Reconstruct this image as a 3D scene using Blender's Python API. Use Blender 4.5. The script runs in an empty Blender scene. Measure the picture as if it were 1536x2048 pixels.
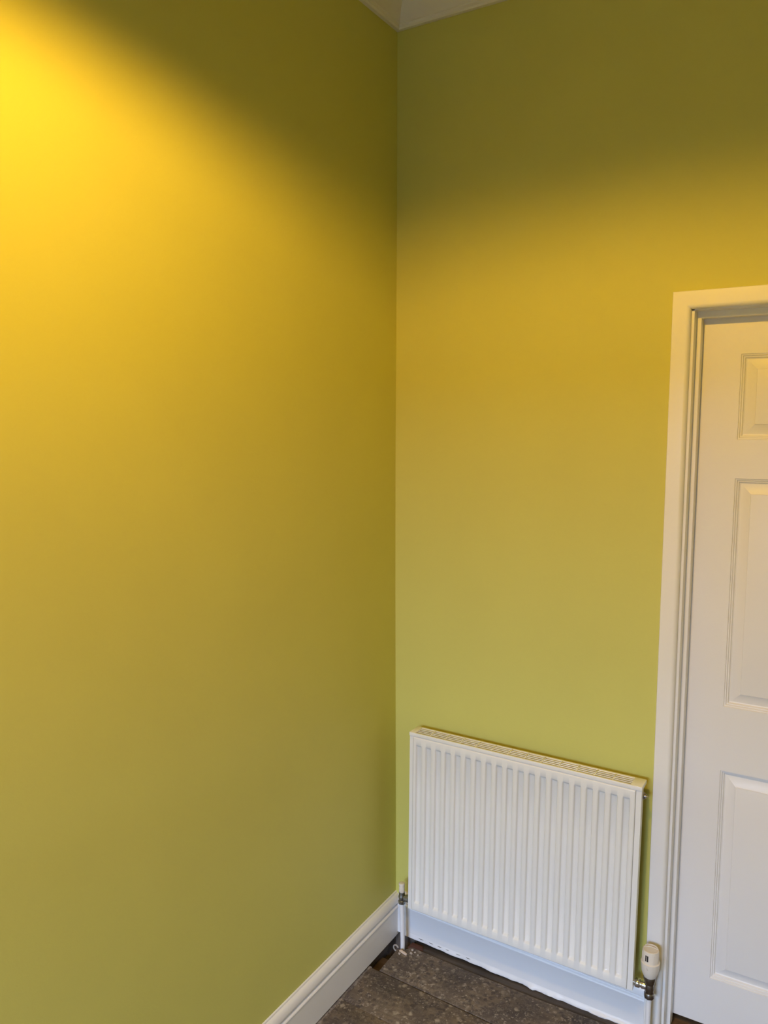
import bpy, bmesh, math, random
from mathutils import Vector, Matrix

random.seed(7)
scene = bpy.context.scene
C = scene.collection

# ------------------------------------------------------------------ camera
CAM = Vector((1.2826, -2.2033, 1.7391))
YAW, PITCH = 0.54317, -0.11479
fwd = Vector((-math.sin(YAW) * math.cos(PITCH), math.cos(YAW) * math.cos(PITCH), math.sin(PITCH)))
right = Vector((math.cos(YAW), math.sin(YAW), 0.0))
up = right.cross(fwd)
cd = bpy.data.cameras.new('camera')
cam = bpy.data.objects.new('camera', cd)
C.objects.link(cam)
rot = Matrix((right, up, -fwd)).transposed()
cam.matrix_world = Matrix.Translation(CAM) @ rot.to_4x4()
cd.sensor_fit = 'VERTICAL'
cd.sensor_height = 36.0
cd.lens = 1586.55 / 2048.0 * 36.0
cd.clip_start = 0.02
scene.camera = cam

# ------------------------------------------------------------------ world, light, exposure
vs = scene.view_settings
vs.view_transform = 'Standard'
vs.look = 'None'
vs.gamma = 1.0
vs.use_curve_mapping = False
vs.exposure = 0.1

SKY_COLOR, SKY_STRENGTH = (0.53, 0.67, 1.0), 45.0     # overcast daylight
world = bpy.data.worlds.new('world')
scene.world = world
world.use_nodes = True
bg = world.node_tree.nodes['Background']
bg.inputs[0].default_value = (*SKY_COLOR, 1)
bg.inputs[1].default_value = SKY_STRENGTH

ROOM_X, ROOM_Y, CEIL = 2.40, -3.9, 3.02      # room size; the photographed corner is at (0, 0)
WX0, WX1, WZ0, WZ1 = 0.15, 1.37, 0.70, 2.10  # window in the wall opposite the radiator

dl = bpy.data.lights.new('window_front_offscreen', 'AREA')   # guides the sky light through the window opening
dl.shape = 'RECTANGLE'
dl.size, dl.size_y = WX1 - WX0, WZ1 - WZ0
dl.cycles.is_portal = True
dlo = bpy.data.objects.new('window_front_offscreen', dl)
C.objects.link(dlo)
dlo.location = ((WX0 + WX1) / 2, ROOM_Y - 0.19, (WZ0 + WZ1) / 2)
dlo.rotation_euler = (math.radians(90), 0, 0)

LAMP_COLOR, LAMP_POWER = (1.0, 0.565, 0.06), 66.0
LAMP_X, LAMP_Y, LAMP_Z = 0.79, -1.52, 2.642          # bulb of the pendant lamp
SPOT_ANGLE, SPOT_BLEND = 170.3, 0.29
SKY_BLOCK_Z = 2.25  # height set to cut low sky light off the upper walls


# ------------------------------------------------------------------ helpers
def link(o, parent=None):
    C.objects.link(o)
    if parent is not None:
        o.parent = parent
    return o


def mesh_obj(name, bm, mat, parent=None, smooth=None):
    me = bpy.data.meshes.new(name)
    bmesh.ops.recalc_face_normals(bm, faces=bm.faces)
    if smooth is not None:
        for f in bm.faces:
            f.smooth = True
        lim = math.radians(smooth)
        for e in bm.edges:
            if len(e.link_faces) == 2:
                e.smooth = e.calc_face_angle(0) < lim
            else:
                e.smooth = True
    bm.to_mesh(me)
    bm.free()
    me.materials.append(mat)
    return link(bpy.data.objects.new(name, me), parent)


def empty(name, loc, parent=None):
    o = bpy.data.objects.new(name, None)
    o.empty_display_size = 0.05
    o.location = loc
    return link(o, parent)


def tag(o, label, cat, group=None):
    o['label'] = label
    o['category'] = cat
    if group:
        o['group'] = group
    return o


def structure(o, label, cat):
    o['kind'] = 'structure'
    o['label'] = label
    o['category'] = cat
    return o


def add_box(bm, x0, x1, y0, y1, z0, z1):
    v = [bm.verts.new((x, y, z)) for x in (x0, x1) for y in (y0, y1) for z in (z0, z1)]
    for idx in ((0, 1, 3, 2), (4, 6, 7, 5), (0, 4, 5, 1), (2, 3, 7, 6), (0, 2, 6, 4), (1, 5, 7, 3)):
        bm.faces.new([v[i] for i in idx])
    return v


def box(name, x0, x1, y0, y1, z0, z1, mat, parent=None, bevel=0.0, seg=2):
    bm = bmesh.new()
    add_box(bm, x0, x1, y0, y1, z0, z1)
    if bevel > 0:
        bmesh.ops.bevel(bm, geom=list(bm.edges), offset=bevel, segments=seg, affect='EDGES', profile=0.5)
    return mesh_obj(name, bm, mat, parent, smooth=50 if bevel > 0 else None)


def extrude_profile(name, prof, p0, p1, out, mat, parent=None, upv=Vector((0, 0, 1)), smooth=40, end0=None, end1=None):
    """prof: closed list of (out, height); swept from p0 to p1. end0/end1: mitre slope along the path per unit out."""
    bm = bmesh.new()
    p0, p1, out = Vector(p0), Vector(p1), Vector(out)
    d = (p1 - p0).normalized()
    rings = []
    for p, m in ((p0, end0 or 0.0), (p1, end1 or 0.0)):
        rings.append([bm.verts.new(p + out * a + upv * b + d * (m * a)) for a, b in prof])
    n = len(prof)
    for i in range(n):
        j = (i + 1) % n
        bm.faces.new((rings[0][i], rings[0][j], rings[1][j], rings[1][i]))
    bm.faces.new(rings[0])
    bm.faces.new(list(reversed(rings[1])))
    return mesh_obj(name, bm, mat, parent, smooth=smooth)


def lathe(name, prof, mat, parent=None, axis='Z', center=(0, 0, 0), seg=28, smooth=35, sides=None):
    """prof: list of (radius, t) along the axis, closed with caps."""
    bm = bmesh.new()
    seg = sides or seg
    rings = []
    c = Vector(center)
    for r, t in prof:
        ring = []
        for k in range(seg):
            a = 2 * math.pi * k / seg
            u, w = r * math.cos(a), r * math.sin(a)
            if axis == 'Z':
                p = Vector((u, w, t))
            elif axis == 'X':
                p = Vector((t, u, w))
            else:
                p = Vector((u, t, w))
            ring.append(bm.verts.new(c + p))
        rings.append(ring)
    for a, b in zip(rings, rings[1:]):
        for k in range(seg):
            bm.faces.new((a[k], a[(k + 1) % seg], b[(k + 1) % seg], b[k]))
    bm.faces.new(rings[0])
    bm.faces.new(list(reversed(rings[-1])))
    return mesh_obj(name, bm, mat, parent, smooth=smooth)


def tube(name, pts, r, mat, parent=None, seg=18):
    bm = bmesh.new()
    pts = [Vector(p) for p in pts]
    rings = []
    prev = None
    for i, p in enumerate(pts):
        if i == 0:
            t = (pts[1] - p)
        elif i == len(pts) - 1:
            t = (p - pts[i - 1])
        else:
            t = (pts[i + 1] - pts[i - 1])
        t.normalize()
        ref = prev if prev is not None else (Vector((1, 0, 0)) if abs(t.x) < 0.9 else Vector((0, 1, 0)))
        n1 = (ref - t * ref.dot(t)).normalized()
        prev = n1
        n2 = t.cross(n1)
        rings.append([bm.verts.new(p + (n1 * math.cos(2 * math.pi * k / seg) + n2 * math.sin(2 * math.pi * k / seg)) * r)
                      for k in range(seg)])
    for a, b in zip(rings, rings[1:]):
        for k in range(seg):
            bm.faces.new((a[k], a[(k + 1) % seg], b[(k + 1) % seg], b[k]))
    bm.faces.new(rings[0])
    bm.faces.new(list(reversed(rings[-1])))
    return mesh_obj(name, bm, mat, parent, smooth=45)


# ------------------------------------------------------------------ materials
def new_mat(name):
    m = bpy.data.materials.new(name)
    m.use_nodes = True
    nt = m.node_tree
    return m, nt, nt.nodes['Principled BSDF']


def noise(nt, scale, detail=4.0, rough=0.55, vec=None):
    n = nt.nodes.new('ShaderNodeTexNoise')
    n.inputs['Scale'].default_value = scale
    n.inputs['Detail'].default_value = detail
    n.inputs['Roughness'].default_value = rough
    if vec is not None:
        nt.links.new(vec, n.inputs['Vector'])
    return n


def ramp(nt, fac, stops):
    r = nt.nodes.new('ShaderNodeValToRGB')
    el = r.color_ramp.elements
    while len(el) < len(stops):
        el.new(0.5)
    for e, (p, c) in zip(el, stops):
        e.position = p
        e.color = (c[0], c[1], c[2], 1)
    nt.links.new(fac, r.inputs[0])
    return r


def obj_coord(nt):
    t = nt.nodes.new('ShaderNodeNewGeometry')
    return t.outputs['Position']


def bump(nt, bsdf, height, strength, dist):
    b = nt.nodes.new('ShaderNodeBump')
    b.inputs['Strength'].default_value = strength
    b.inputs['Distance'].default_value = dist
    nt.links.new(height, b.inputs['Height'])
    nt.links.new(b.outputs[0], bsdf.inputs['Normal'])


def paint(name, col, rough, var=0.03, bscale=90.0, bstr=0.12, bdist=0.002, spec=0.4):
    m, nt, b = new_mat(name)
    pos = obj_coord(nt)
    n = noise(nt, 3.0, 3.0, 0.5, pos)
    lo = [c * (1 - var) for c in col]
    hi = [min(1.0, c * (1 + var)) for c in col]
    r = ramp(nt, n.outputs['Fac'], [(0.3, lo), (0.7, hi)])
    nt.links.new(r.outputs[0], b.inputs['Base Color'])
    b.inputs['Roughness'].default_value = rough
    b.inputs['Specular IOR Level'].default_value = spec
    n2 = noise(nt, bscale, 3.0, 0.6, pos)
    bump(nt, b, n2.outputs['Fac'], bstr, bdist)
    return m


def metal(name, col, rough, var=0.15):
    m, nt, b = new_mat(name)
    pos = obj_coord(nt)
    n = noise(nt, 160.0, 3.0, 0.6, pos)
    r = ramp(nt, n.outputs['Fac'], [(0.3, [c * (1 - var) for c in col]), (0.7, col)])
    nt.links.new(r.outputs[0], b.inputs['Base Color'])
    b.inputs['Metallic'].default_value = 1.0
    b.inputs['Roughness'].default_value = rough
    return m


def floor_wood(name, base_lo, base_hi, spots=True):
    m, nt, b = new_mat(name)
    pos = obj_coord(nt)
    # grain stretched along the boards (x)
    mp = nt.nodes.new('ShaderNodeMapping')
    mp.inputs['Scale'].default_value = (3.0, 40.0, 40.0)
    nt.links.new(pos, mp.inputs['Vector'])
    g = noise(nt, 1.6, 6.0, 0.65, mp.outputs[0])
    big = noise(nt, 7.0, 4.0, 0.6, pos)
    col = ramp(nt, big.outputs['Fac'], [(0.35, base_lo), (0.62, base_hi)])
    mix = nt.nodes.new('ShaderNodeMix')
    mix.data_type = 'RGBA'
    mix.blend_type = 'MULTIPLY'
    mix.inputs['Factor'].default_value = 0.75
    gr = ramp(nt, g.outputs['Fac'], [(0.3, (0.5, 0.5, 0.5)), (0.7, (1.15, 1.12, 1.08))])
    nt.links.new(col.outputs[0], mix.inputs[6])
    nt.links.new(gr.outputs[0], mix.inputs[7])
    out = mix.outputs[2]
    if spots:
        for sc, lo, hi, colr, amount in ((60.0, 0.30, 0.62, (0.050, 0.042, 0.040), 0.75),
                                         (150.0, 0.25, 0.50, (0.26, 0.22, 0.18), 0.55),
                                         (30.0, 0.12, 0.28, (0.50, 0.43, 0.33), 0.65),
                                         (80.0, 0.22, 0.34, (0.42, 0.36, 0.29), 0.7)):
            wob = noise(nt, sc * 1.5, 3.0, 0.6, pos)
            addv = nt.nodes.new('ShaderNodeVectorMath')
            addv.operation = 'SCALE'
            addv.inputs[3].default_value = 0.022
            nt.links.new(wob.outputs['Color'], addv.inputs[0])
            addw = nt.nodes.new('ShaderNodeVectorMath')
            addw.operation = 'ADD'
            nt.links.new(pos, addw.inputs[0])
            nt.links.new(addv.outputs[0], addw.inputs[1])
            v = nt.nodes.new('ShaderNodeTexVoronoi')
            v.inputs['Scale'].default_value = sc
            v.inputs['Randomness'].default_value = 1.0
            nt.links.new(addw.outputs[0], v.inputs['Vector'])
            s = ramp(nt, v.outputs['Distance'], [(lo, (1, 1, 1)), (hi, (0, 0, 0))])
            msk = noise(nt, 9.0 + sc * 0.08, 4.0, 0.65, pos)
            ms = ramp(nt, msk.outputs['Fac'], [(0.40, (0, 0, 0)), (0.56, (1, 1, 1))])
            mul = nt.nodes.new('ShaderNodeMath')
            mul.operation = 'MULTIPLY'
            nt.links.new(s.outputs[0], mul.inputs[0])
            nt.links.new(ms.outputs[0], mul.inputs[1])
            mul2 = nt.nodes.new('ShaderNodeMath')
            mul2.operation = 'MULTIPLY'
            mul2.inputs[1].default_value = amount
            nt.links.new(mul.outputs[0], mul2.inputs[0])
            mx = nt.nodes.new('ShaderNodeMix')
            mx.data_type = 'RGBA'
            nt.links.new(mul2.outputs[0], mx.inputs['Factor'])
            nt.links.new(out, mx.inputs[6])
            mx.inputs[7].default_value = (*colr, 1)
            out = mx.outputs[2]
    nt.links.new(out, b.inputs['Base Color'])
    b.inputs['Roughness'].default_value = 0.72
    b.inputs['Specular IOR Level'].default_value = 0.3
    bump(nt, b, g.outputs['Fac'], 0.5, 0.004)
    return m


WALL = paint('chartreuse_matt_wall_paint', (0.585, 0.570, 0.152), 0.62, 0.02, 140.0, 0.10, 0.002, 0.25)
CEILING = paint('ceiling_white_paint', (0.78, 0.75, 0.68), 0.75, 0.02, 80.0, 0.1, 0.002, 0.3)
TRIM = paint('white_satin_wood_paint', (0.80, 0.79, 0.76), 0.30, 0.02, 60.0, 0.10, 0.0015, 0.45)
SKIRT = paint('white_skirting_paint', (0.80, 0.81, 0.82), 0.38, 0.02, 60.0, 0.12, 0.0015, 0.45)
SKIRTL = paint('warm_white_skirting_paint', (0.79, 0.775, 0.75), 0.32, 0.03, 60.0, 0.12, 0.0015, 0.45)
DOORP = paint('white_satin_door_paint', (0.78, 0.765, 0.74), 0.38, 0.015, 220.0, 0.06, 0.001, 0.4)
RADP = paint('white_radiator_enamel', (0.80, 0.80, 0.77), 0.21, 0.01, 200.0, 0.02, 0.0005, 0.5)
RADIN = paint('white_convector_enamel', (0.72, 0.71, 0.68), 0.5, 0.02, 200.0, 0.02, 0.0005, 0.4)
CREAM = paint('cream_plastic', (0.74, 0.68, 0.58), 0.35, 0.03, 200.0, 0.03, 0.0005, 0.5)
PIPEP = paint('white_pipe_paint', (0.80, 0.80, 0.80), 0.35, 0.02, 90.0, 0.1, 0.001, 0.5)
BLACK = paint('black_plastic', (0.03, 0.028, 0.028), 0.4, 0.05, 100.0, 0.02, 0.001, 0.5)
CAULK = paint('rough_white_filler', (0.80, 0.80, 0.80), 0.6, 0.05, 140.0, 0.6, 0.004, 0.3)
CHROME = metal('chrome', (0.82, 0.84, 0.88), 0.14)
PEWTER = metal('dull_nickel', (0.30, 0.28, 0.25), 0.34)
GREYMETAL = metal('grey_valve_metal', (0.33, 0.34, 0.33), 0.38)
CLIPM = paint('dusty_pipe_clip', (0.36, 0.32, 0.28), 0.6, 0.1, 120.0, 0.3, 0.002, 0.3)
PLASTER = paint('plaster_crumbs', (0.46, 0.40, 0.34), 0.85, 0.1, 120.0, 0.6, 0.004, 0.2)
DUST = floor_wood('grey_floor_dust', (0.16, 0.14, 0.125), (0.30, 0.26, 0.225))
PALEWOOD = paint('pale_splinter_wood', (0.62, 0.50, 0.38), 0.8, 0.15, 160.0, 0.5, 0.003, 0.2)


BOARD = floor_wood('paint_spattered_floorboard', (0.085, 0.070, 0.064), (0.215, 0.165, 0.115))
DARKWOOD = floor_wood('dark_stained_edge_board', (0.060, 0.050, 0.044), (0.105, 0.086, 0.070), spots=False)
JOIST = floor_wood('old_joist_wood', (0.10, 0.065, 0.035), (0.19, 0.13, 0.075), spots=False)
EARTH = paint('dusty_masonry_dirt', (0.15, 0.12, 0.095), 0.95, 0.3, 40.0, 0.5, 0.01, 0.1)
OAKSTRIP = floor_wood('brown_threshold_wood', (0.14, 0.080, 0.035), (0.24, 0.145, 0.065), spots=False)


# ------------------------------------------------------------------ room shell
def bow(z):
    """the plaster corner is not quite straight"""
    t = max(0.0, min(1.0, z / 2.9))
    return -0.0035 * math.sin(math.pi * t) + 0.001 * math.sin(3.1 * math.pi * t)


# left wall: thin slab whose face follows the uneven plaster near the corner
bm = bmesh.new()
ys = [0.0, -0.03, -0.08, -0.16, -0.3, -0.5, -0.9, -1.4, ROOM_Y]
zs = [0.02 + i * (CEIL - 0.02) / 24 for i in range(25)]
gridv = []
for y in ys:
    fall = math.exp(-(-y) / 0.18)
    gridv.append([bm.verts.new((bow(z) * fall, y, z)) for z in zs])
for i in range(len(ys) - 1):
    for j in range(len(zs) - 1):
        bm.faces.new((gridv[i][j], gridv[i + 1][j], gridv[i + 1][j + 1], gridv[i][j + 1]))
backv = [bm.verts.new((-0.12, y, z)) for y, z in ((0.0, zs[0]), (ROOM_Y, zs[0]), (ROOM_Y, zs[-1]), (0.0, zs[-1]))]
bm.faces.new(backv)
bm.faces.new([g[0] for g in gridv] + [backv[1], backv[0]])
bm.faces.new([g[-1] for g in gridv] + [backv[2], backv[3]])
bm.faces.new(gridv[0] + [backv[3], backv[0]])
bm.faces.new(gridv[-1] + [backv[2], backv[1]])
wl = mesh_obj('wall_left', bm, WALL, smooth=30)
structure(wl, 'plain yellow-green painted wall lit by a warm pool of light', 'wall')

# back wall with the door opening
DX0, DX1, DZ1 = 0.862, 1.700, 2.048        # rough opening
bm = bmesh.new()
add_box(bm, -0.12, DX0, 0.0, 0.14, 0.02, CEIL)
add_box(bm, DX0, DX1, 0.0, 0.14, DZ1, CEIL)
add_box(bm, DX1, ROOM_X, 0.0, 0.14, 0.02, CEIL)
bmesh.ops.remove_doubles(bm, verts=bm.verts, dist=1e-5)
wb = mesh_obj('wall_back', bm, WALL)
structure(wb, 'yellow-green painted wall behind the radiator and around the door', 'wall')

wr = box('wall_right', ROOM_X, ROOM_X + 0.12, ROOM_Y, 0.14, -0.15, CEIL, WALL)
structure(wr, 'plain yellow-green wall facing the long bare wall', 'wall')
bm = bmesh.new()
add_box(bm, -0.12, WX0, ROOM_Y - 0.2, ROOM_Y, -0.15, CEIL)
add_box(bm, WX1, ROOM_X + 0.12, ROOM_Y - 0.2, ROOM_Y, -0.15, CEIL)
add_box(bm, WX0, WX1, ROOM_Y - 0.2, ROOM_Y, -0.15, WZ0)
add_box(bm, WX0, WX1, ROOM_Y - 0.2, ROOM_Y, WZ1, CEIL)
wf = mesh_obj('wall_front', bm, WALL)
structure(wf, 'yellow-green wall with the daylight window in it', 'wall')
ce = box('ceiling', -0.12, ROOM_X + 0.12, ROOM_Y - 0.2, 0.14, CEIL, CEIL + 0.1, CEILING)
structure(ce, 'off-white ceiling above the coved cornice', 'ceiling')

# cornice: stepped cove, one length per wall under one parent
HC = 2.905
prof = [(0.0, HC), (0.012, HC), (0.016, HC + 0.004), (0.016, HC + 0.012), (0.020, HC + 0.014)]
for i in range(9):
    a = math.pi / 2 * i / 8
    prof.append((0.020 + 0.075 * (1 - math.cos(a)), HC + 0.014 + 0.075 * math.sin(a)))
prof += [(0.100, HC + 0.094), (0.108, HC + 0.100), (0.108, CEIL), (0.0, CEIL)]
cor = empty('trim_1', (0, 0, HC))
structure(cor, 'cream coved cornice running between walls and ceiling', 'cornice')


def rel(o, parent):
    """keep world coordinates for a mesh built in world space under an un-rotated parent"""
    o.parent = parent
    o.matrix_parent_inverse = Matrix.Translation(parent.location).inverted()
    return o


rel(extrude_profile('cornice_length', prof, (0, 0, 0), (0, ROOM_Y, 0), (1, 0, 0), CEILING, None, end0=1.0, end1=-1.0), cor)
rel(extrude_profile('cornice_length', prof, (0, 0, 0), (ROOM_X, 0, 0), (0, -1, 0), CEILING, None, end0=1.0, end1=-1.0), cor)

# skirting profile (out, height)
SKP = [(0.0, -0.001), (0.018, -0.001), (0.018, 0.0935), (0.0195, 0.0955), (0.0198, 0.0975), (0.0185, 0.1005), (0.0150, 0.1035),
       (0.0120, 0.1045), (0.0125, 0.1065), (0.0160, 0.1085), (0.0178, 0.1115)]
for i in range(1, 9):
    a = math.pi / 2 * i / 8
    SKP.append((0.0070 + 0.0108 * math.cos(a), 0.1115 + 0.0255 * math.sin(a)))
SKP += [(0.0066, 0.1395), (0.0062, 0.1415), (0.0045, 0.1430), (0.0, 0.1430)]
bl = extrude_profile('baseboard_left', SKP, (-0.004, 0, 0), (-0.004, ROOM_Y, 0), (1.22, 0, 0), SKIRTL, end1=0.0)
structure(bl, 'off-white moulded skirting board along the long bare wall', 'skirting')
bb = empty('baseboard_back', (0.42, 0, 0))
structure(bb, 'white skirting board under the radiator with rough lower edge', 'skirting')
SK2 = [(a, b - 0.008) for a, b in SKP]
rel(extrude_profile('skirting_board', SK2, (0.018, 0, 0.0175), (0.8365, 0, -0.008), (0, -1, 0), SKIRT), bb)
# flared bead of filler and paint at the foot of the back skirting
bm = bmesh.new()
N = 90
rows = []
for i in range(N + 1):
    x = 0.030 + (0.8365 - 0.030) * i / N
    t = i / N
    base = 0.0012 + 0.0068 * min(1.0, t * 1.3)
    jag = random.uniform(-0.0012, 0.0012) + 0.0016 * math.sin(x * 37) + 0.001 * math.sin(x * 91)
    if abs(x - 0.50) < 0.012:
        jag += 0.005
    w = max(0.0008, base + jag * min(1.0, 0.25 + t * 2))
    zt = 0.0135 - 0.0175 * min(1.0, t * 1.15)
    rows.append([bm.verts.new((x, -0.0176, zt + 0.008)), bm.verts.new((x, -0.0185, zt + 0.004)),
                 bm.verts.new((x, -0.018 - w * 0.4, zt + random.uniform(-.0005, .0005))),
                 bm.verts.new((x, -0.018 - w, max(-0.008, zt - 0.007) + random.uniform(-.001, .0012))),
                 bm.verts.new((x, -0.018 - w * 0.9, max(-0.0125, zt - 0.009))), bm.verts.new((x, -0.0165, max(-0.0125, zt - 0.009)))])
for a, b in zip(rows, rows[1:]):
    for k in range(5):
        bm.faces.new((a[k], b[k], b[k + 1], a[k + 1]))
    bm.faces.new((a[5], b[5], b[0], a[0]))
bm.faces.new(rows[0])
bm.faces.new(list(reversed(rows[-1])))
o = rel(mesh_obj('filler_bead', bm, SKIRT, smooth=60), bb)
o['label'] = 'ragged white bead of filler along the skirting foot'
sliver_x = 0.10  # dark slivers added to show the dark gaps where the bead lifts
for k in range(6):
    ln = random.uniform(0.006, 0.022)
    x0, x1, yy = sliver_x, sliver_x + ln, -0.0193 - 0.0008 * k / 15
    sliver_x += ln + random.uniform(0.006, 0.022)
    bm = bmesh.new()
    pts = [(x0, yy + .0006), (x0 + (x1 - x0) * .4, yy + .0016), (x1, yy - .0004), (x0 + (x1 - x0) * .5, yy - .0010)]
    z0 = 0.0138 - 0.0250 * (x0 - 0.03) + random.uniform(-0.0012, 0.0010)
    lowv = [bm.verts.new((x, y, z0 - 0.0004)) for x, y in pts]
    hiv = [bm.verts.new((x, y, z0 + 0.0006)) for x, y in pts]
    bm.faces.new(lowv)
    bm.faces.new(hiv)
    for k in range(4):
        bm.faces.new((lowv[k], lowv[(k + 1) % 4], hiv[(k + 1) % 4], hiv[k]))
    rel(mesh_obj('bead_gap_sliver', bm, DARKWOOD), bb)

br = box('baseboard_right', ROOM_X - 0.018, ROOM_X, ROOM_Y, -0.02, -0.006, 0.143, SKIRT, bevel=0.004)
structure(br, 'white skirting board along the wall facing the bare wall', 'skirting')

# ------------------------------------------------------------------ floor: boards run along x, slightly off square
FZ = -0.006
fl = empty('floor', (1.3, -1.9, FZ))
structure(fl, 'old bare floorboards spattered with pale paint', 'floor')
K = -0.055


def board(poly, z1, z0, mat, name='floorboard'):
    bm = bmesh.new()
    n = len(poly)
    lo = [bm.verts.new((x, y, z0)) for x, y in poly]
    hi = [bm.verts.new((x, y, z1)) for x, y in poly]
    bm.faces.new(lo)
    bm.faces.new(hi)
    for k in range(n):
        bm.faces.new((lo[k], lo[(k + 1) % n], hi[(k + 1) % n], hi[k]))
    bmesh.ops.recalc_face_normals(bm, faces=bm.faces)
    tope = [e for e in bm.edges if all(abs(v.co.z - z1) < 1e-6 for v in e.verts)]
    bmesh.ops.bevel(bm, geom=tope, offset=0.0018, segments=2, affect='EDGES', profile=0.5)
    return rel(mesh_obj(name, bm, mat, smooth=50), fl)


def wavy(x0, x1, y0, n, amp):
    return [(x0 + (x1 - x0) * i / n, y0 + K * (x0 + (x1 - x0) * i / n) + random.uniform(-amp, amp)) for i in range(n + 1)]


XE = ROOM_X - 0.02
# narrow dark strip against the back skirting
board([(0.085, -0.002), (0.85, -0.002), (0.85, -0.046), (0.55, -0.054), (0.30, -0.051), (0.085, -0.043)], FZ - 0.005, -0.03, DARKWOOD, 'edge_strip')
# first full board, cut short of the left skirting beside the pipe
b1_front = wavy(0.055, XE, -0.1940, 14, 0.0014)
b1_back = [(0.85, -0.050), (0.55, -0.058), (0.30, -0.055), (0.088, -0.047), (0.075, -0.072), (0.052, -0.078)]
board([(XE, b1_front[-1][1]), (XE, -0.03), (0.90, -0.03)] + b1_back + b1_front[:-1], FZ, -0.028, BOARD)
y0 = -0.1995
for wdt, tight in ((0.165, 0.0006), (0.17, 0.003), (0.16, 0.003), (0.17, 0.003), (0.165, 0.003), (0.17, 0.003), (0.17, 0.003), (0.165, 0.003),
                   (0.17, 0.003), (0.17, 0.003), (0.16, 0.003), (0.17, 0.003), (0.17, 0.003), (0.17, 0.003), (0.17, 0.003), (0.17, 0.003),
                   (0.17, 0.003), (0.17, 0.003), (0.17, 0.003), (0.17, 0.003), (0.17, 0.003), (0.17, 0.003)):
    y1 = y0 - wdt
    if y1 + K * XE < ROOM_Y - 0.05:
        break
    xs0 = 0.012
    bk = wavy(xs0, XE, y0, 8, 0.0008)
    fr = wavy(xs0, XE, y1, 8, 0.0008)
    board(bk + fr[::-1], FZ + random.uniform(-0.001, 0.001), -0.028, BOARD)
    y0 = y1 - tight
# dust and plaster line packed against the left skirting
bm = bmesh.new()
rows = []
for i in range(61):
    y = -0.200 - 0.70 * i / 60
    w = 0.008 + random.uniform(-0.0025, 0.0025) + 0.002 * math.sin(y * 60)
    rows.append([bm.verts.new((0.0165, y, FZ - 0.003)), bm.verts.new((0.0185, y, FZ + 0.0022)),
                 bm.verts.new((0.0185 + w * 0.6, y, FZ + 0.0024 + random.uniform(-.0006, .0006))),
                 bm.verts.new((0.0185 + w, y, FZ - 0.001))])
for a, b in zip(rows, rows[1:]):
    for k in range(3):
        bm.faces.new((a[k], b[k], b[k + 1], a[k + 1]))
    bm.faces.new((a[3], b[3], b[0], a[0]))
bm.faces.new(rows[0])
bm.faces.new(list(reversed(rows[-1])))
o = rel(mesh_obj('dust_ridge', bm, DUST, smooth=60), fl)
REDWOOD = floor_wood('reddish_broken_board', (0.07, 0.030, 0.020), (0.14, 0.060, 0.040), spots=False)
board([(0.078, -0.022), (0.118, -0.022), (0.128, -0.040), (0.092, -0.060), (0.076, -0.052)], FZ - 0.001, -0.03, REDWOOD, 'board_offcut')
# void below: joist beside the wall, dirt further down
rel(box('joist', -0.03, 0.044, -0.30, -0.095, -0.10, -0.043, JOIST, bevel=0.003), fl)
rel(box('joist', 0.046, 0.110, -3.8, -0.09, -0.13, -0.029, JOIST, bevel=0.003), fl)
rel(box('footing', -0.12, 0.0, ROOM_Y, 0.0, -0.15, 0.02, EARTH), fl)
rel(box('footing', -0.12, DX0, 0.0, 0.14, -0.15, 0.02, EARTH), fl)
rel(box('footing', DX1, ROOM_X, 0.0, 0.14, -0.15, 0.02, EARTH), fl)
for jx in (0.55, 1.0, 1.45, 1.9, 2.35):
    rel(box('joist', jx, jx + 0.05, -3.85, 0.0, -0.13, -0.029, JOIST, bevel=0.003), fl)
rel(box('sub_floor', -0.12, ROOM_X + 0.12, ROOM_Y, 0.9, -0.16, -0.14, EARTH), fl)

# ------------------------------------------------------------------ door, lining and architrave
LY, SY, DY = 0.0, 0.036, 0.073            # lining edge, stop face, leaf face
LX = 0.888                                # lining reveal (left jamb)
LXR = 1.672
HZ = 2.0215                               # lining soffit
arch = empty('trim_2', (DX0, 0, FZ))
structure(arch, 'white painted architrave and lining around the panelled door', 'door frame')
ap = [(0.0, 0.0), (0.0, 0.019), (0.0012, 0.0210), (0.034, 0.0210)]
for i in range(1, 9):
    a = math.pi / 2 * i / 8
    ap.append((0.034 + 0.011 * math.sin(a), 0.0210 - 0.011 * (1 - math.cos(a))))
ap.append((0.045, 0.0))
AX0, AZ1 = 0.8360, 2.0690


def casing(name, prof, path0, path1, width_dir, end0, end1):
    bm = bmesh.new()
    p0, p1, wd = Vector(path0), Vector(path1), Vector(width_dir)
    d = (p1 - p0).normalized()
    rings = []
    for p, m in ((p0, end0), (p1, end1)):
        rings.append([bm.verts.new(p + wd * a + Vector((0, -1, 0)) * b + d * (m * a)) for a, b in prof])
    n = len(prof)
    for i in range(n):
        bm.faces.new((rings[0][i], rings[0][(i + 1) % n], rings[1][(i + 1) % n], rings[1][i]))
    bm.faces.new(rings[0])
    bm.faces.new(list(reversed(rings[1])))
    return rel(mesh_obj(name, bm, TRIM, smooth=40), arch)


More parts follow.
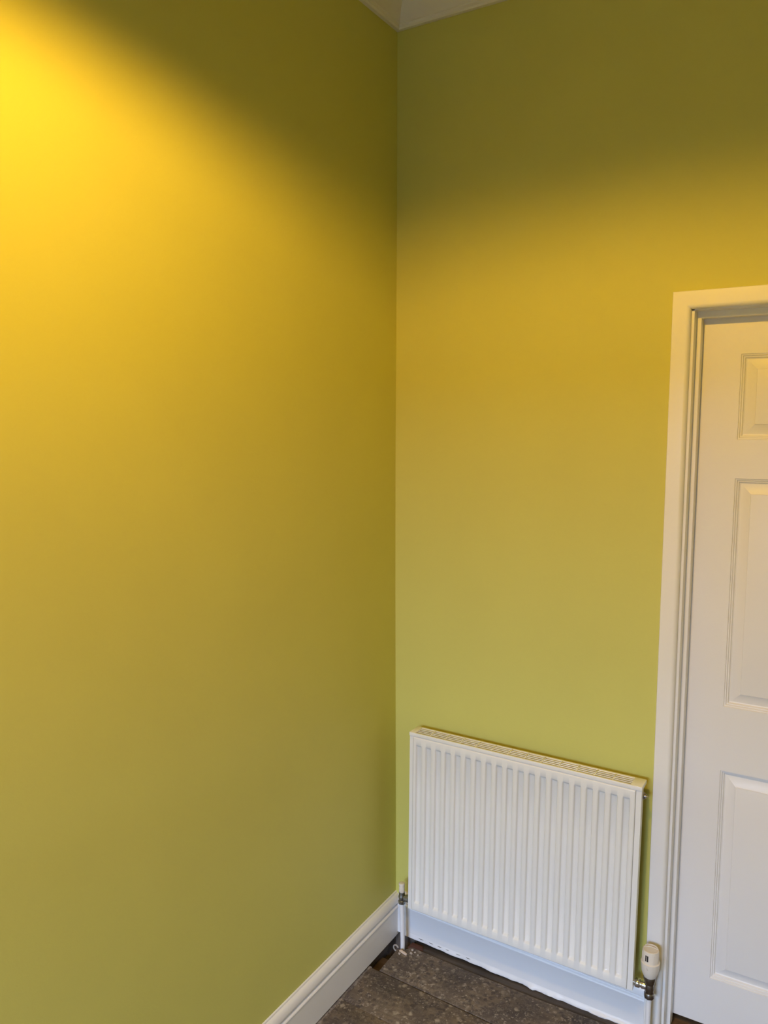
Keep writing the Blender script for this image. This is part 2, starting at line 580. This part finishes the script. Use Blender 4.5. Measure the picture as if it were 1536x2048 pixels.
AXR = LXR + (LX - AX0)
casing('architrave_side', ap, (AX0, 0, FZ - 0.004), (AX0, 0, AZ1), (1, 0, 0), 0.0, -1.0)
casing('architrave_side', ap, (AXR, 0, FZ - 0.004), (AXR, 0, AZ1), (-1, 0, 0), 0.0, -1.0)
casing('architrave_head', ap, (AX0, 0, AZ1), (AXR, 0, AZ1), (0, 0, -1), 1.0, -1.0)
rel(box('jamb_lining', DX0, LX, LY - 0.0005, 0.14, FZ - 0.004, DZ1, TRIM), arch)
rel(box('jamb_lining', LXR, DX1, LY - 0.0005, 0.14, FZ - 0.004, DZ1, TRIM), arch)
rel(box('head_lining', DX0, DX1, LY - 0.0005, 0.14, HZ, DZ1, TRIM), arch)
SWX = 0.0112
rel(box('door_stop', LX - 0.001, LX + SWX, SY, DY - 0.0015, FZ - 0.004, HZ - 0.016, TRIM), arch)
rel(box('door_stop', LXR - SWX, LXR + 0.001, SY, DY - 0.0015, FZ - 0.004, HZ - 0.016, TRIM), arch)
rel(box('door_stop', LX - 0.001, LXR + 0.001, SY, DY - 0.0015, HZ - 0.0165, HZ + 0.001, TRIM), arch)

DL, DR, DB, DT = LX + 0.003, LXR - 0.003, 0.0115, HZ - 0.004
door = empty('door_1', (DL, DY, DB))
structure(door, 'white six-panel door closed in its frame beside the radiator', 'door')
mid = (DL + DR) / 2
cols = [(0.9945, mid - 0.050), (mid + 0.050, DL + DR - 0.9945)]
rowsz = [(0.1585, 0.7785), (0.9610, 1.5865), (1.6890, 1.9115)]
xb = [DL] + [v for c in cols for v in c] + [DR]
zb = [DB] + [v for c in rowsz for v in c] + [DT]
bm = bmesh.new()
gv = {(i, j): bm.verts.new((x, DY, z)) for i, x in enumerate(xb) for j, z in enumerate(zb)}
for i in range(len(xb) - 1):
    for j in range(len(zb) - 1):
        if i in (1, 3) and j in (1, 3, 5):
            continue
        bm.faces.new((gv[i, j], gv[i + 1, j], gv[i + 1, j + 1], gv[i, j + 1]))
bv = [bm.verts.new((x, DY + 0.036, z)) for x, z in ((DL, DB), (DR, DB), (DR, DT), (DL, DT))]
nx, nz = len(xb), len(zb)
bm.faces.new(bv)
bm.faces.new([gv[i, 0] for i in range(nx)] + [bv[1], bv[0]])
bm.faces.new([gv[i, nz - 1] for i in range(nx)] + [bv[2], bv[3]])
bm.faces.new([gv[0, j] for j in range(nz)] + [bv[3], bv[0]])
bm.faces.new([gv[nx - 1, j] for j in range(nz)] + [bv[2], bv[1]])
rel(mesh_obj('door_leaf', bm, DOORP), door)
# moulded panel: ogee sticking down, then a wide bevel up to the raised field
PP = [(0.0, 0.0), (0.0012, 0.0030), (0.0042, 0.0036), (0.0060, 0.0070), (0.0090, 0.0078), (0.0112, 0.0120), (0.0140, 0.0130),
      (0.0160, 0.0125), (0.0400, 0.0020), (0.0408, 0.0004), (0.0425, 0.0)]
for cx0, cx1 in cols:
    for pz0, pz1 in rowsz:
        bm = bmesh.new()
        prev = None
        for ins, dep in PP:
            ring = [bm.verts.new((x, DY + dep, z)) for x, z in ((cx0 + ins, pz0 + ins), (cx1 - ins, pz0 + ins), (cx1 - ins, pz1 - ins), (cx0 + ins, pz1 - ins))]
            if prev:
                for k in range(4):
                    bm.faces.new((prev[k], prev[(k + 1) % 4], ring[(k + 1) % 4], ring[k]))
            prev = ring
        bm.faces.new(prev)
        o = mesh_obj('door_panel', bm, DOORP, smooth=25)
        # keep the field facing the room
        if o.data.polygons[-1].normal.y > 0.0:
            o.data.flip_normals()
        rel(o, door)
# threshold under the door
th = box('trim_3', LX, LXR, 0.02, 0.15, -0.034, -0.016, OAKSTRIP, bevel=0.003)
structure(th, 'worn brown wooden threshold strip under the white door', 'threshold')
pz = box('trim_4', 0.887, 0.908, 0.000, 0.022, -0.024, -0.008, CAULK, bevel=0.004)
structure(pz, 'pale scrap of filler at the foot of the door frame', 'filler')
bm = bmesh.new()  # unseen hall shell added to stop sky light leaking under the door
hx0, hx1 = DX0 - 0.3, DX1 + 0.3
add_box(bm, hx0, hx1, 0.90, 0.95, -0.14, 2.45)
add_box(bm, hx0 - 0.05, hx0, 0.14, 0.95, -0.14, 2.45)
add_box(bm, hx1, hx1 + 0.05, 0.14, 0.95, -0.14, 2.45)
add_box(bm, hx0 - 0.05, hx1 + 0.05, 0.14, 0.95, 2.45, 2.50)
hall = mesh_obj('hall_light_block', bm, CEILING)
structure(hall, 'unseen hallway shell added behind the closed door to block sky light', 'wall')

# ------------------------------------------------------------------ radiator
RX0, RZ0, RW, RH = 0.0970, 0.1600, 0.7200, 0.5990
YF = -0.0923
rad = empty('radiator', (RX0, 0, RZ0))
rad.rotation_euler = (0, 0.0085, 0)
tag(rad, 'white ribbed panel radiator with top grille hung below the green wall', 'radiator')

# pressed front panel as one height field
PX0, PX1, PZ0, PZ1 = 0.0125, 0.7045, 0.0, 0.5865
GR_W, GR_S, GR_D = 0.0215, 0.0040, 0.0070
GL_B, GL_T = 0.0080, 0.0080             # length of the slope at the foot and at the head of a groove
GZ0, GZ1 = 0.0265, 0.5620


def sm(t):
    t = max(0.0, min(1.0, t))
    return t * t * (3 - 2 * t)


def lin_(t):
    t = max(0.0, min(1.0, t))
    return 0.85 * t + 0.15 * t * t * (3 - 2 * t)


ER = 0.0045
xe = [(PX0 + ER * (1 - math.cos(a)), ER * (1 - math.sin(a))) for a in [math.pi / 2 * i / 4 for i in range(5)]]
xs = [(PX0, 0.011)] + xe
gc = [0.1308 - RX0 + 0.03405 * k for k in range(20)]
for c in gc:
    a, b = c - GR_W / 2, c + GR_W / 2
    for i in range(6):
        xs.append((a + GR_S * i / 5, 0.0))
    for i in range(6):
        xs.append((b - GR_S + GR_S * i / 5, 0.0))
xs += [(PX0 + PX1 - x, d) for x, d in reversed([(PX0, 0.011)] + xe)]
ze = [(PZ0 + ER * (1 - math.cos(a)), ER * (1 - math.sin(a))) for a in [math.pi / 2 * i / 4 for i in range(5)]]
zz = [(PZ0, 0.011)] + ze
for i in range(7):
    zz.append((GZ0 + GL_B * i / 6, 0.0))
zz += [(0.2, 0.0), (0.4, 0.0)]
for i in range(7):
    zz.append((GZ1 - GL_T + GL_T * i / 6, 0.0))
zz += [(PZ0 + PZ1 - z, d) for z, d in reversed([(PZ0, 0.011)] + ze)]


def groove(x, z):
    k = round((x - gc[0]) / 0.03405)
    k = max(0, min(19, k))
    dx = GR_W / 2 - abs(x - gc[k])
    return GR_D * sm(dx / GR_S) * min(lin_(( z - GZ0) / GL_B), lin_((GZ1 - z) / GL_T))


bm = bmesh.new()
hv = []
for x, ex in xs:
    hv.append([bm.verts.new((x, YF + max(ex, ez) + groove(x, z), z)) for z, ez in zz])
for i in range(len(xs) - 1):
    for j in range(len(zz) - 1):
        bm.faces.new((hv[i][j], hv[i + 1][j], hv[i + 1][j + 1], hv[i][j + 1]))
nx, nz = len(xs), len(zz)
loop = [hv[i][0] for i in range(nx)] + [hv[nx - 1][j] for j in range(1, nz)] + [hv[i][nz - 1] for i in range(nx - 2, -1, -1)] + [hv[0][j] for j in range(nz - 2, 0, -1)]
bm.faces.new(loop)
mesh_obj('front_panel', bm, RADP, rad, smooth=50)
# side covers with a narrow return at the front
for xa, xbb, nm in ((0.0, 0.0118, 'side_cover'), (0.7052, RW, 'side_cover')):
    bm = bmesh.new()
    x_out, x_in = (xa, xbb) if xa == 0.0 else (xbb, xa)
    s = 1 if xa == 0.0 else -1
    add_box(bm, min(x_out, x_out + s * 0.0016), max(x_out, x_out + s * 0.0016), -0.0885, -0.0680, 0.0005, RH - 0.008)
    add_box(bm, min(x_out + s * 0.0016, x_in), max(x_out + s * 0.0016, x_in), -0.0885, -0.0865, 0.0005, RH - 0.012)
    add_box(bm, min(x_out, x_out + s * 0.009), max(x_out, x_out + s * 0.009), -0.0695, -0.0680, 0.0005, RH - 0.012)
    mesh_obj(nm, bm, RADP, rad)
# back panel plus convector fins inside
box('rear_plate', 0.010, RW - 0.010, -0.0765, -0.0745, 0.004, RH - 0.02, RADIN, rad)
bm = bmesh.new()
n = 27
for i in range(n):
    x = 0.03 + (RW - 0.06) * i / (n - 1)
    add_box(bm, x - 0.0005, x + 0.0005, -0.0745, -0.040, 0.03, RH - 0.06)
mesh_obj('convector_fins', bm, RADIN, rad)
# top cover and grille
tg = empty('top_grille', (0, 0, 0), rad)
GX0, GX1, GY0, GY1 = 0.0185, RW - 0.0310, -0.0835, -0.0435
top, th_ = RH, 0.0014
box('grille_end', -0.0006, GX0, -0.0915, -0.0345, RH - 0.012, RH, RADP, tg, bevel=0.0012)
box('grille_end', GX1, RW + 0.0006, -0.0915, -0.0345, RH - 0.012, RH, RADP, tg, bevel=0.0012)
box('grille_rail', GX0 - 0.001, GX1 + 0.001, -0.0915, GY0, RH - 0.012, RH, RADP, tg, bevel=0.0012)
box('grille_rail', GX0 - 0.001, GX1 + 0.001, GY1, -0.0345, RH - 0.012, RH, RADP, tg, bevel=0.0012)
slot = 0.0066
slat = ((GY1 - GY0) - 4 * slot) / 3
for i in range(3):
    ya = GY0 + slot * (i + 1) + slat * i
    box('grille_slat', GX0, GX1, ya, ya + slat, RH - 0.004, RH - 0.0004, RADP, tg, bevel=0.0007, seg=1)
NS = 13
pitch = (GX1 - GX0 + 0.004) / NS
src = box('grille_tie', -0.002, 0.002, GY0 - 0.001, GY1 + 0.001, RH - 0.004, RH - 0.0002, RADP, tg, bevel=0.0006, seg=1)
src.location.x = GX0 + pitch - 0.002
for i in range(2, NS):
    d = src.copy()
    link(d, tg)
    d.location.x = GX0 + pitch * i - 0.002
# wall brackets
for bx in (0.12, RW - 0.12):
    bm = bmesh.new()
    add_box(bm, bx - 0.015, bx + 0.015, -0.0015, 0.0015, 0.08, RH - 0.12)
    add_box(bm, bx - 0.015, bx - 0.0135, -0.0405, -0.001, 0.08, RH - 0.12)
    mesh_obj('wall_bracket', bm, RADIN, rad)
# air vent plug high on the right-hand end
bp = lathe('bleed_plug', [(0.0105, 0.0), (0.0105, 0.002), (0.0095, 0.004), (0.0068, 0.0045), (0.0068, 0.0080), (0.0030, 0.0085), (0.0030, 0.0110)],
           PEWTER, rad, axis='X', center=(RW - 0.002, -0.062, RH - 0.036), sides=12)
bp['label'] = 'small dull metal air vent plug'
lathe('pin', [(0.0022, 0.0), (0.0022, 0.0045)], CHROME, bp, axis='X', center=(RW + 0.0085, -0.062, RH - 0.036), sides=4)
# blanking plug below left/right tappings are the valve tails

# ------------------------------------------------------------------ left (lockshield) valve and its pipe
VX, VY = 0.0600, -0.0640
lv = empty('lockshield_valve', (VX, VY, 0.148))
tag(lv, 'small lockshield valve with cream cap on the white corner pipe', 'valve')


def relv(o, p):
    return rel(o, p)


relv(lathe('valve_cap', [(0.0088, 0.190), (0.0098, 0.192), (0.0098, 0.207), (0.0090, 0.2085), (0.0090, 0.2145), (0.0104, 0.2155), (0.0104, 0.219), (0.0095, 0.2215), (0.0060, 0.2225)],
           CREAM, None, center=(VX, VY, 0), sides=16, smooth=30), lv)
relv(lathe('valve_body', [(0.0090, 0.150), (0.0120, 0.151), (0.0120, 0.1605), (0.0100, 0.162), (0.0112, 0.166), (0.0120, 0.172), (0.0112, 0.178), (0.0100, 0.181), (0.0100, 0.1905)],
           GREYMETAL, None, center=(VX, VY, 0), sides=12, smooth=25), lv)
relv(lathe('union_nut', [(0.0085, 0.010), (0.0085, 0.016), (0.0118, 0.0165), (0.0118, 0.027), (0.0100, 0.028), (0.0080, 0.0285), (0.0080, 0.040)],
           GREYMETAL, None, axis='X', center=(VX, VY, 0.1735), sides=12, smooth=25), lv)
pl = empty('heating_pipe', (0.064, -0.064, -0.09))
tag(pl, 'white painted heating pipe rising from the hole in the floor corner', 'pipe')
relv(tube('pipe_run', [(0.0635, -0.0640, -0.10), (0.0635, -0.0640, 0.02), (0.0605, VY, 0.156)], 0.0075, PIPEP), pl)
# half-open pipe clip at the foot
pts = []
for i in range(15):
    a = math.radians(30 + 260 * i / 14)
    pts.append((0.047 + 0.010 * math.cos(a), -0.0800 + 0.004 * i / 14, -0.006 + 0.011 * math.sin(a)))
cl = tube('pipe_clip', pts, 0.0026, CLIPM, seg=10)
tag(cl, 'curled pale pipe clip lying at the foot of the corner pipe', 'pipe clip')

# ------------------------------------------------------------------ right thermostatic valve and its pipe
TX, TY = 0.8575, -0.0640
tv = empty('thermostatic_valve', (TX, TY, 0.140))
tag(tv, 'thermostatic radiator valve with cream head beside the door frame', 'valve')
hd = relv(lathe('thermostat_head', [(0.0120, 0.1965), (0.0150, 0.1975), (0.0190, 0.205), (0.0225, 0.215), (0.0246, 0.228), (0.0256, 0.2395), (0.0256, 0.2440),
                                    (0.0244, 0.2452), (0.0228, 0.2460), (0.0224, 0.2470), (0.0222, 0.2760), (0.0212, 0.2795), (0.0185, 0.2805), (0.0178, 0.2790)],
                CREAM, None, center=(TX, TY, 0), seg=36, smooth=30), tv)
# raised crescent on top of the head
pts = [(TX + 0.019 * math.cos(a), TY + 0.019 * math.sin(a), 0.2810) for a in [math.radians(20 + 130 * i / 12) for i in range(13)]]
relv(tube('head_rim', pts, 0.0017, CREAM, seg=8), tv)
relv(tube('head_rim', [(TX - 0.017, TY + 0.006, 0.2803), (TX, TY + 0.010, 0.2806), (TX + 0.016, TY + 0.008, 0.2803)], 0.0013, CREAM, seg=8), tv)


def facing(ang, r, z, w, h, d, mat, name, parent):
    """small plate on the head's surface, seen from the room; ang measured from -y towards +x"""
    bm = bmesh.new()
    add_box(bm, -w / 2, w / 2, -d, d, -h / 2, h / 2)
    M = Matrix.Translation((TX + r * math.sin(ang), TY - r * math.cos(ang), z)) @ Matrix.Rotation(ang, 4, 'Z')
    bm.transform(M)
    return relv(mesh_obj(name, bm, mat), parent)


facing(math.radians(-14), 0.0222, 0.2620, 0.0085, 0.0165, 0.0009, BLACK, 'indicator_window', tv)['label'] = 'dark indicator window'
facing(math.radians(-14), 0.0229, 0.2620, 0.0012, 0.0150, 0.0006, CREAM, 'indicator_bar', tv)
for k in range(9):
    a = math.radians(35 + 32 * k)
    facing(a, 0.0221, 0.2620, 0.0022, 0.022, 0.0007, CREAM, 'grip_rib', tv)
relv(tube('seam_mark', [(TX + 0.0248 * math.sin(b), TY - 0.0248 * math.cos(b), z) for b, z in
                        ((math.radians(-40), 0.2405), (math.radians(-12), 0.2385), (math.radians(-4), 0.230))], 0.0007, PLASTER, seg=6), tv)
relv(lathe('collar', [(0.0120, 0.176), (0.0132, 0.178), (0.0172, 0.1935), (0.0165, 0.1995)], PEWTER, None, center=(TX, TY, 0), sides=20, smooth=25), tv)
relv(lathe('valve_body', [(0.0100, 0.146), (0.0115, 0.149), (0.0115, 0.158), (0.0128, 0.161), (0.0134, 0.167), (0.0128, 0.174), (0.0115, 0.179)], PEWTER, None,
           center=(TX, TY, 0), sides=20, smooth=30), tv)
relv(lathe('compression_nut', [(0.0095, 0.1340), (0.0136, 0.1350), (0.0142, 0.138), (0.0142, 0.1465), (0.0125, 0.1500)], PEWTER, None, center=(TX, TY, 0), sides=8, smooth=50), tv)
un = relv(lathe('union_nut', [(0.0090, -0.0412), (0.0090, -0.0385), (0.0122, -0.0380), (0.0128, -0.0365), (0.0128, -0.0265), (0.0118, -0.0250), (0.0098, -0.0245), (0.0098, -0.0215),
                              (0.0114, -0.0205), (0.0118, -0.0180), (0.0110, -0.0120), (0.0104, -0.0050)], CHROME, None, axis='X', center=(TX, TY, 0.1665), seg=24, smooth=40), tv)
un['label'] = 'bright chrome union nut'
pr = tube('heating_pipe', [(TX - 0.0015, TY, -0.09), (TX - 0.001, TY, 0.06), (TX, TY, 0.142)], 0.0075, PIPEP)
tag(pr, 'white painted heating pipe below the thermostatic valve', 'pipe')

# ------------------------------------------------------------------ loose bits on the floor by the left pipe
bm = bmesh.new()
add_box(bm, -0.015, 0.015, -0.0045, 0.0045, 0.0, 0.006)
for v in bm.verts:
    if v.co.x > 0:
        v.co.y *= 0.6
    v.co.z += random.uniform(-0.001, 0.001) if v.co.z > 0.003 else 0
bmesh.ops.bevel(bm, geom=list(bm.edges), offset=0.001, segments=1, affect='EDGES')
o = mesh_obj('wood_splinter', bm, PALEWOOD)
o.location = (0.080, -0.0885, FZ - 0.0005)
o.rotation_euler = (0, 0, math.radians(-14))
tag(o, 'pale wood splinter on the floor in front of the corner pipe', 'splinter')


def crumb(x, y, s, mat, label, z=FZ):
    bm = bmesh.new()
    bmesh.ops.create_icosphere(bm, subdivisions=2, radius=s)
    for v in bm.verts:
        v.co *= 1 + random.uniform(-0.28, 0.28)
        v.co.z *= 0.55
    zmin = min(v.co.z for v in bm.verts)
    for v in bm.verts:
        v.co.z -= zmin
    o = mesh_obj('plaster_crumb', bm, mat, smooth=50)
    o.location = (x, y, z - 0.0008)
    return tag(o, label, 'crumb', 'plaster crumbs by the corner pipe')


for x, y, s in ((0.098, -0.060, 0.0042), (0.112, -0.066, 0.0035), (0.104, -0.078, 0.0050), (0.126, -0.072, 0.0030), (0.071, -0.098, 0.0045)):
    crumb(x, y, s, PLASTER, 'small pale plaster crumb on the floorboard beside the corner pipe')

# ------------------------------------------------------------------ window behind the camera
win = empty('window_1', ((WX0 + WX1) / 2, ROOM_Y, WZ0))
structure(win, 'white framed window in the wall opposite the radiator', 'window')
fy0, fy1 = ROOM_Y - 0.13, ROOM_Y - 0.07
rel(box('window_frame', WX0, WX0 + 0.06, fy0, fy1, WZ0, WZ1, TRIM, bevel=0.004), win)
rel(box('window_frame', WX1 - 0.06, WX1, fy0, fy1, WZ0, WZ1, TRIM, bevel=0.004), win)
rel(box('window_frame', WX0, WX1, fy0, fy1, WZ0, WZ0 + 0.06, TRIM, bevel=0.004), win)
rel(box('window_frame', WX0, WX1, fy0, fy1, WZ1 - 0.06, WZ1, TRIM, bevel=0.004), win)
rel(box('meeting_rail', WX0, WX1, fy0, fy1, (WZ0 + WZ1) / 2 - 0.025, (WZ0 + WZ1) / 2 + 0.025, TRIM, bevel=0.004), win)
gm, gnt, gb = new_mat('window_glass')
tr = gnt.nodes.new('ShaderNodeBsdfTransparent')
gn = noise(gnt, 2.0, 2.0, 0.5, obj_coord(gnt))
gr_ = ramp(gnt, gn.outputs['Fac'], [(0.0, (0.93, 0.95, 0.95)), (1.0, (0.97, 0.98, 0.98))])
gnt.links.new(gr_.outputs[0], tr.inputs[0])
gl = gnt.nodes.new('ShaderNodeBsdfGlossy')
gl.inputs['Roughness'].default_value = 0.02
fr_ = gnt.nodes.new('ShaderNodeFresnel')
fr_.inputs[0].default_value = 1.45
mxs = gnt.nodes.new('ShaderNodeMixShader')
gnt.links.new(fr_.outputs[0], mxs.inputs[0])
gnt.links.new(tr.outputs[0], mxs.inputs[1])
gnt.links.new(gl.outputs[0], mxs.inputs[2])
gnt.links.new(mxs.outputs[0], gnt.nodes['Material Output'].inputs['Surface'])
gnt.nodes.remove(gb)
rel(box('glass_pane', WX0 + 0.055, WX1 - 0.055, ROOM_Y - 0.103, ROOM_Y - 0.097, WZ0 + 0.055, (WZ0 + WZ1) / 2 - 0.02, gm), win)
rel(box('glass_pane', WX0 + 0.055, WX1 - 0.055, ROOM_Y - 0.103, ROOM_Y - 0.097, (WZ0 + WZ1) / 2 + 0.02, WZ1 - 0.055, gm), win)
rel(box('window_sill', WX0 - 0.05, WX1 + 0.05, ROOM_Y - 0.07, ROOM_Y + 0.05, WZ0 - 0.03, WZ0, TRIM, bevel=0.006), win)

# ------------------------------------------------------------------ outdoors beyond the window
GROUND = paint('dull_garden_ground', (0.10, 0.11, 0.07), 0.9, 0.2, 10.0, 0.5, 0.02, 0.2)
SKY_BLOCK = paint('sky_block_paint', (0.16, 0.12, 0.10), 0.9, 0.2, 12.0, 0.5, 0.02, 0.2)
gd = box('ground', -12, 14, -16, ROOM_Y - 0.2, -0.5, -0.4, GROUND)
structure(gd, 'dull garden ground outside the window', 'ground')
gw = box('wall_sky_block', -12, 14, -9.2, -9.0, -0.4, SKY_BLOCK_Z, SKY_BLOCK)  # unseen wall added outdoors to block the low sky
structure(gw, 'unseen wall added beyond the window to block low sky light', 'wall')

# ------------------------------------------------------------------ pendant lamp
em, ent, eb = new_mat('lit_bulb_glass')
eb.inputs['Emission Color'].default_value = (*LAMP_COLOR, 1)
eb.inputs['Emission Strength'].default_value = 4.0
en = noise(ent, 60.0, 2.0, 0.5, obj_coord(ent))
er = ramp(ent, en.outputs['Fac'], [(0.0, (0.8, 0.7, 0.5)), (1.0, (0.9, 0.8, 0.6))])
ent.links.new(er.outputs[0], eb.inputs['Base Color'])
t = empty('pendant_lamp', (LAMP_X, LAMP_Y, CEIL))
tag(t, 'white pendant lamp with open dome shade hanging from the ceiling', 'lamp')
hb = LAMP_Z - CEIL
lathe('ceiling_rose', [(0.048, 0.001), (0.048, -0.006), (0.036, -0.020), (0.010, -0.026)], TRIM, t, seg=32)
tube('flex', [(0, 0, -0.02), (0, 0, hb + 0.10)], 0.0035, TRIM, t, seg=10)
lathe('lamp_holder', [(0.010, hb + 0.115), (0.018, hb + 0.105), (0.020, hb + 0.050), (0.016, hb + 0.046)], TRIM, t, seg=24)
outer = [(0.020, hb + 0.100), (0.060, hb + 0.095), (0.105, hb + 0.075), (0.135, hb + 0.045), (0.150, hb + 0.012)]
inner = [(0.147, hb + 0.012), (0.132, hb + 0.043), (0.103, hb + 0.072), (0.060, hb + 0.091), (0.020, hb + 0.096)]
lathe('lamp_shade', outer + inner, TRIM, t, seg=24)
lathe('bulb_offscreen', [(0.012, hb + 0.048), (0.016, hb + 0.040), (0.028, hb + 0.022), (0.030, hb + 0.010), (0.024, hb + 0.000), (0.010, hb - 0.006)], em, t, seg=24)
sd = bpy.data.lights.new('ceiling_lamp_offscreen', 'SPOT')
sd.energy = LAMP_POWER
sd.color = LAMP_COLOR
sd.spot_size = math.radians(SPOT_ANGLE)
sd.spot_blend = SPOT_BLEND
sd.shadow_soft_size = 0.03
so = bpy.data.objects.new('ceiling_lamp_offscreen', sd)
link(so, t)
so.location = (0, 0, hb - 0.038)
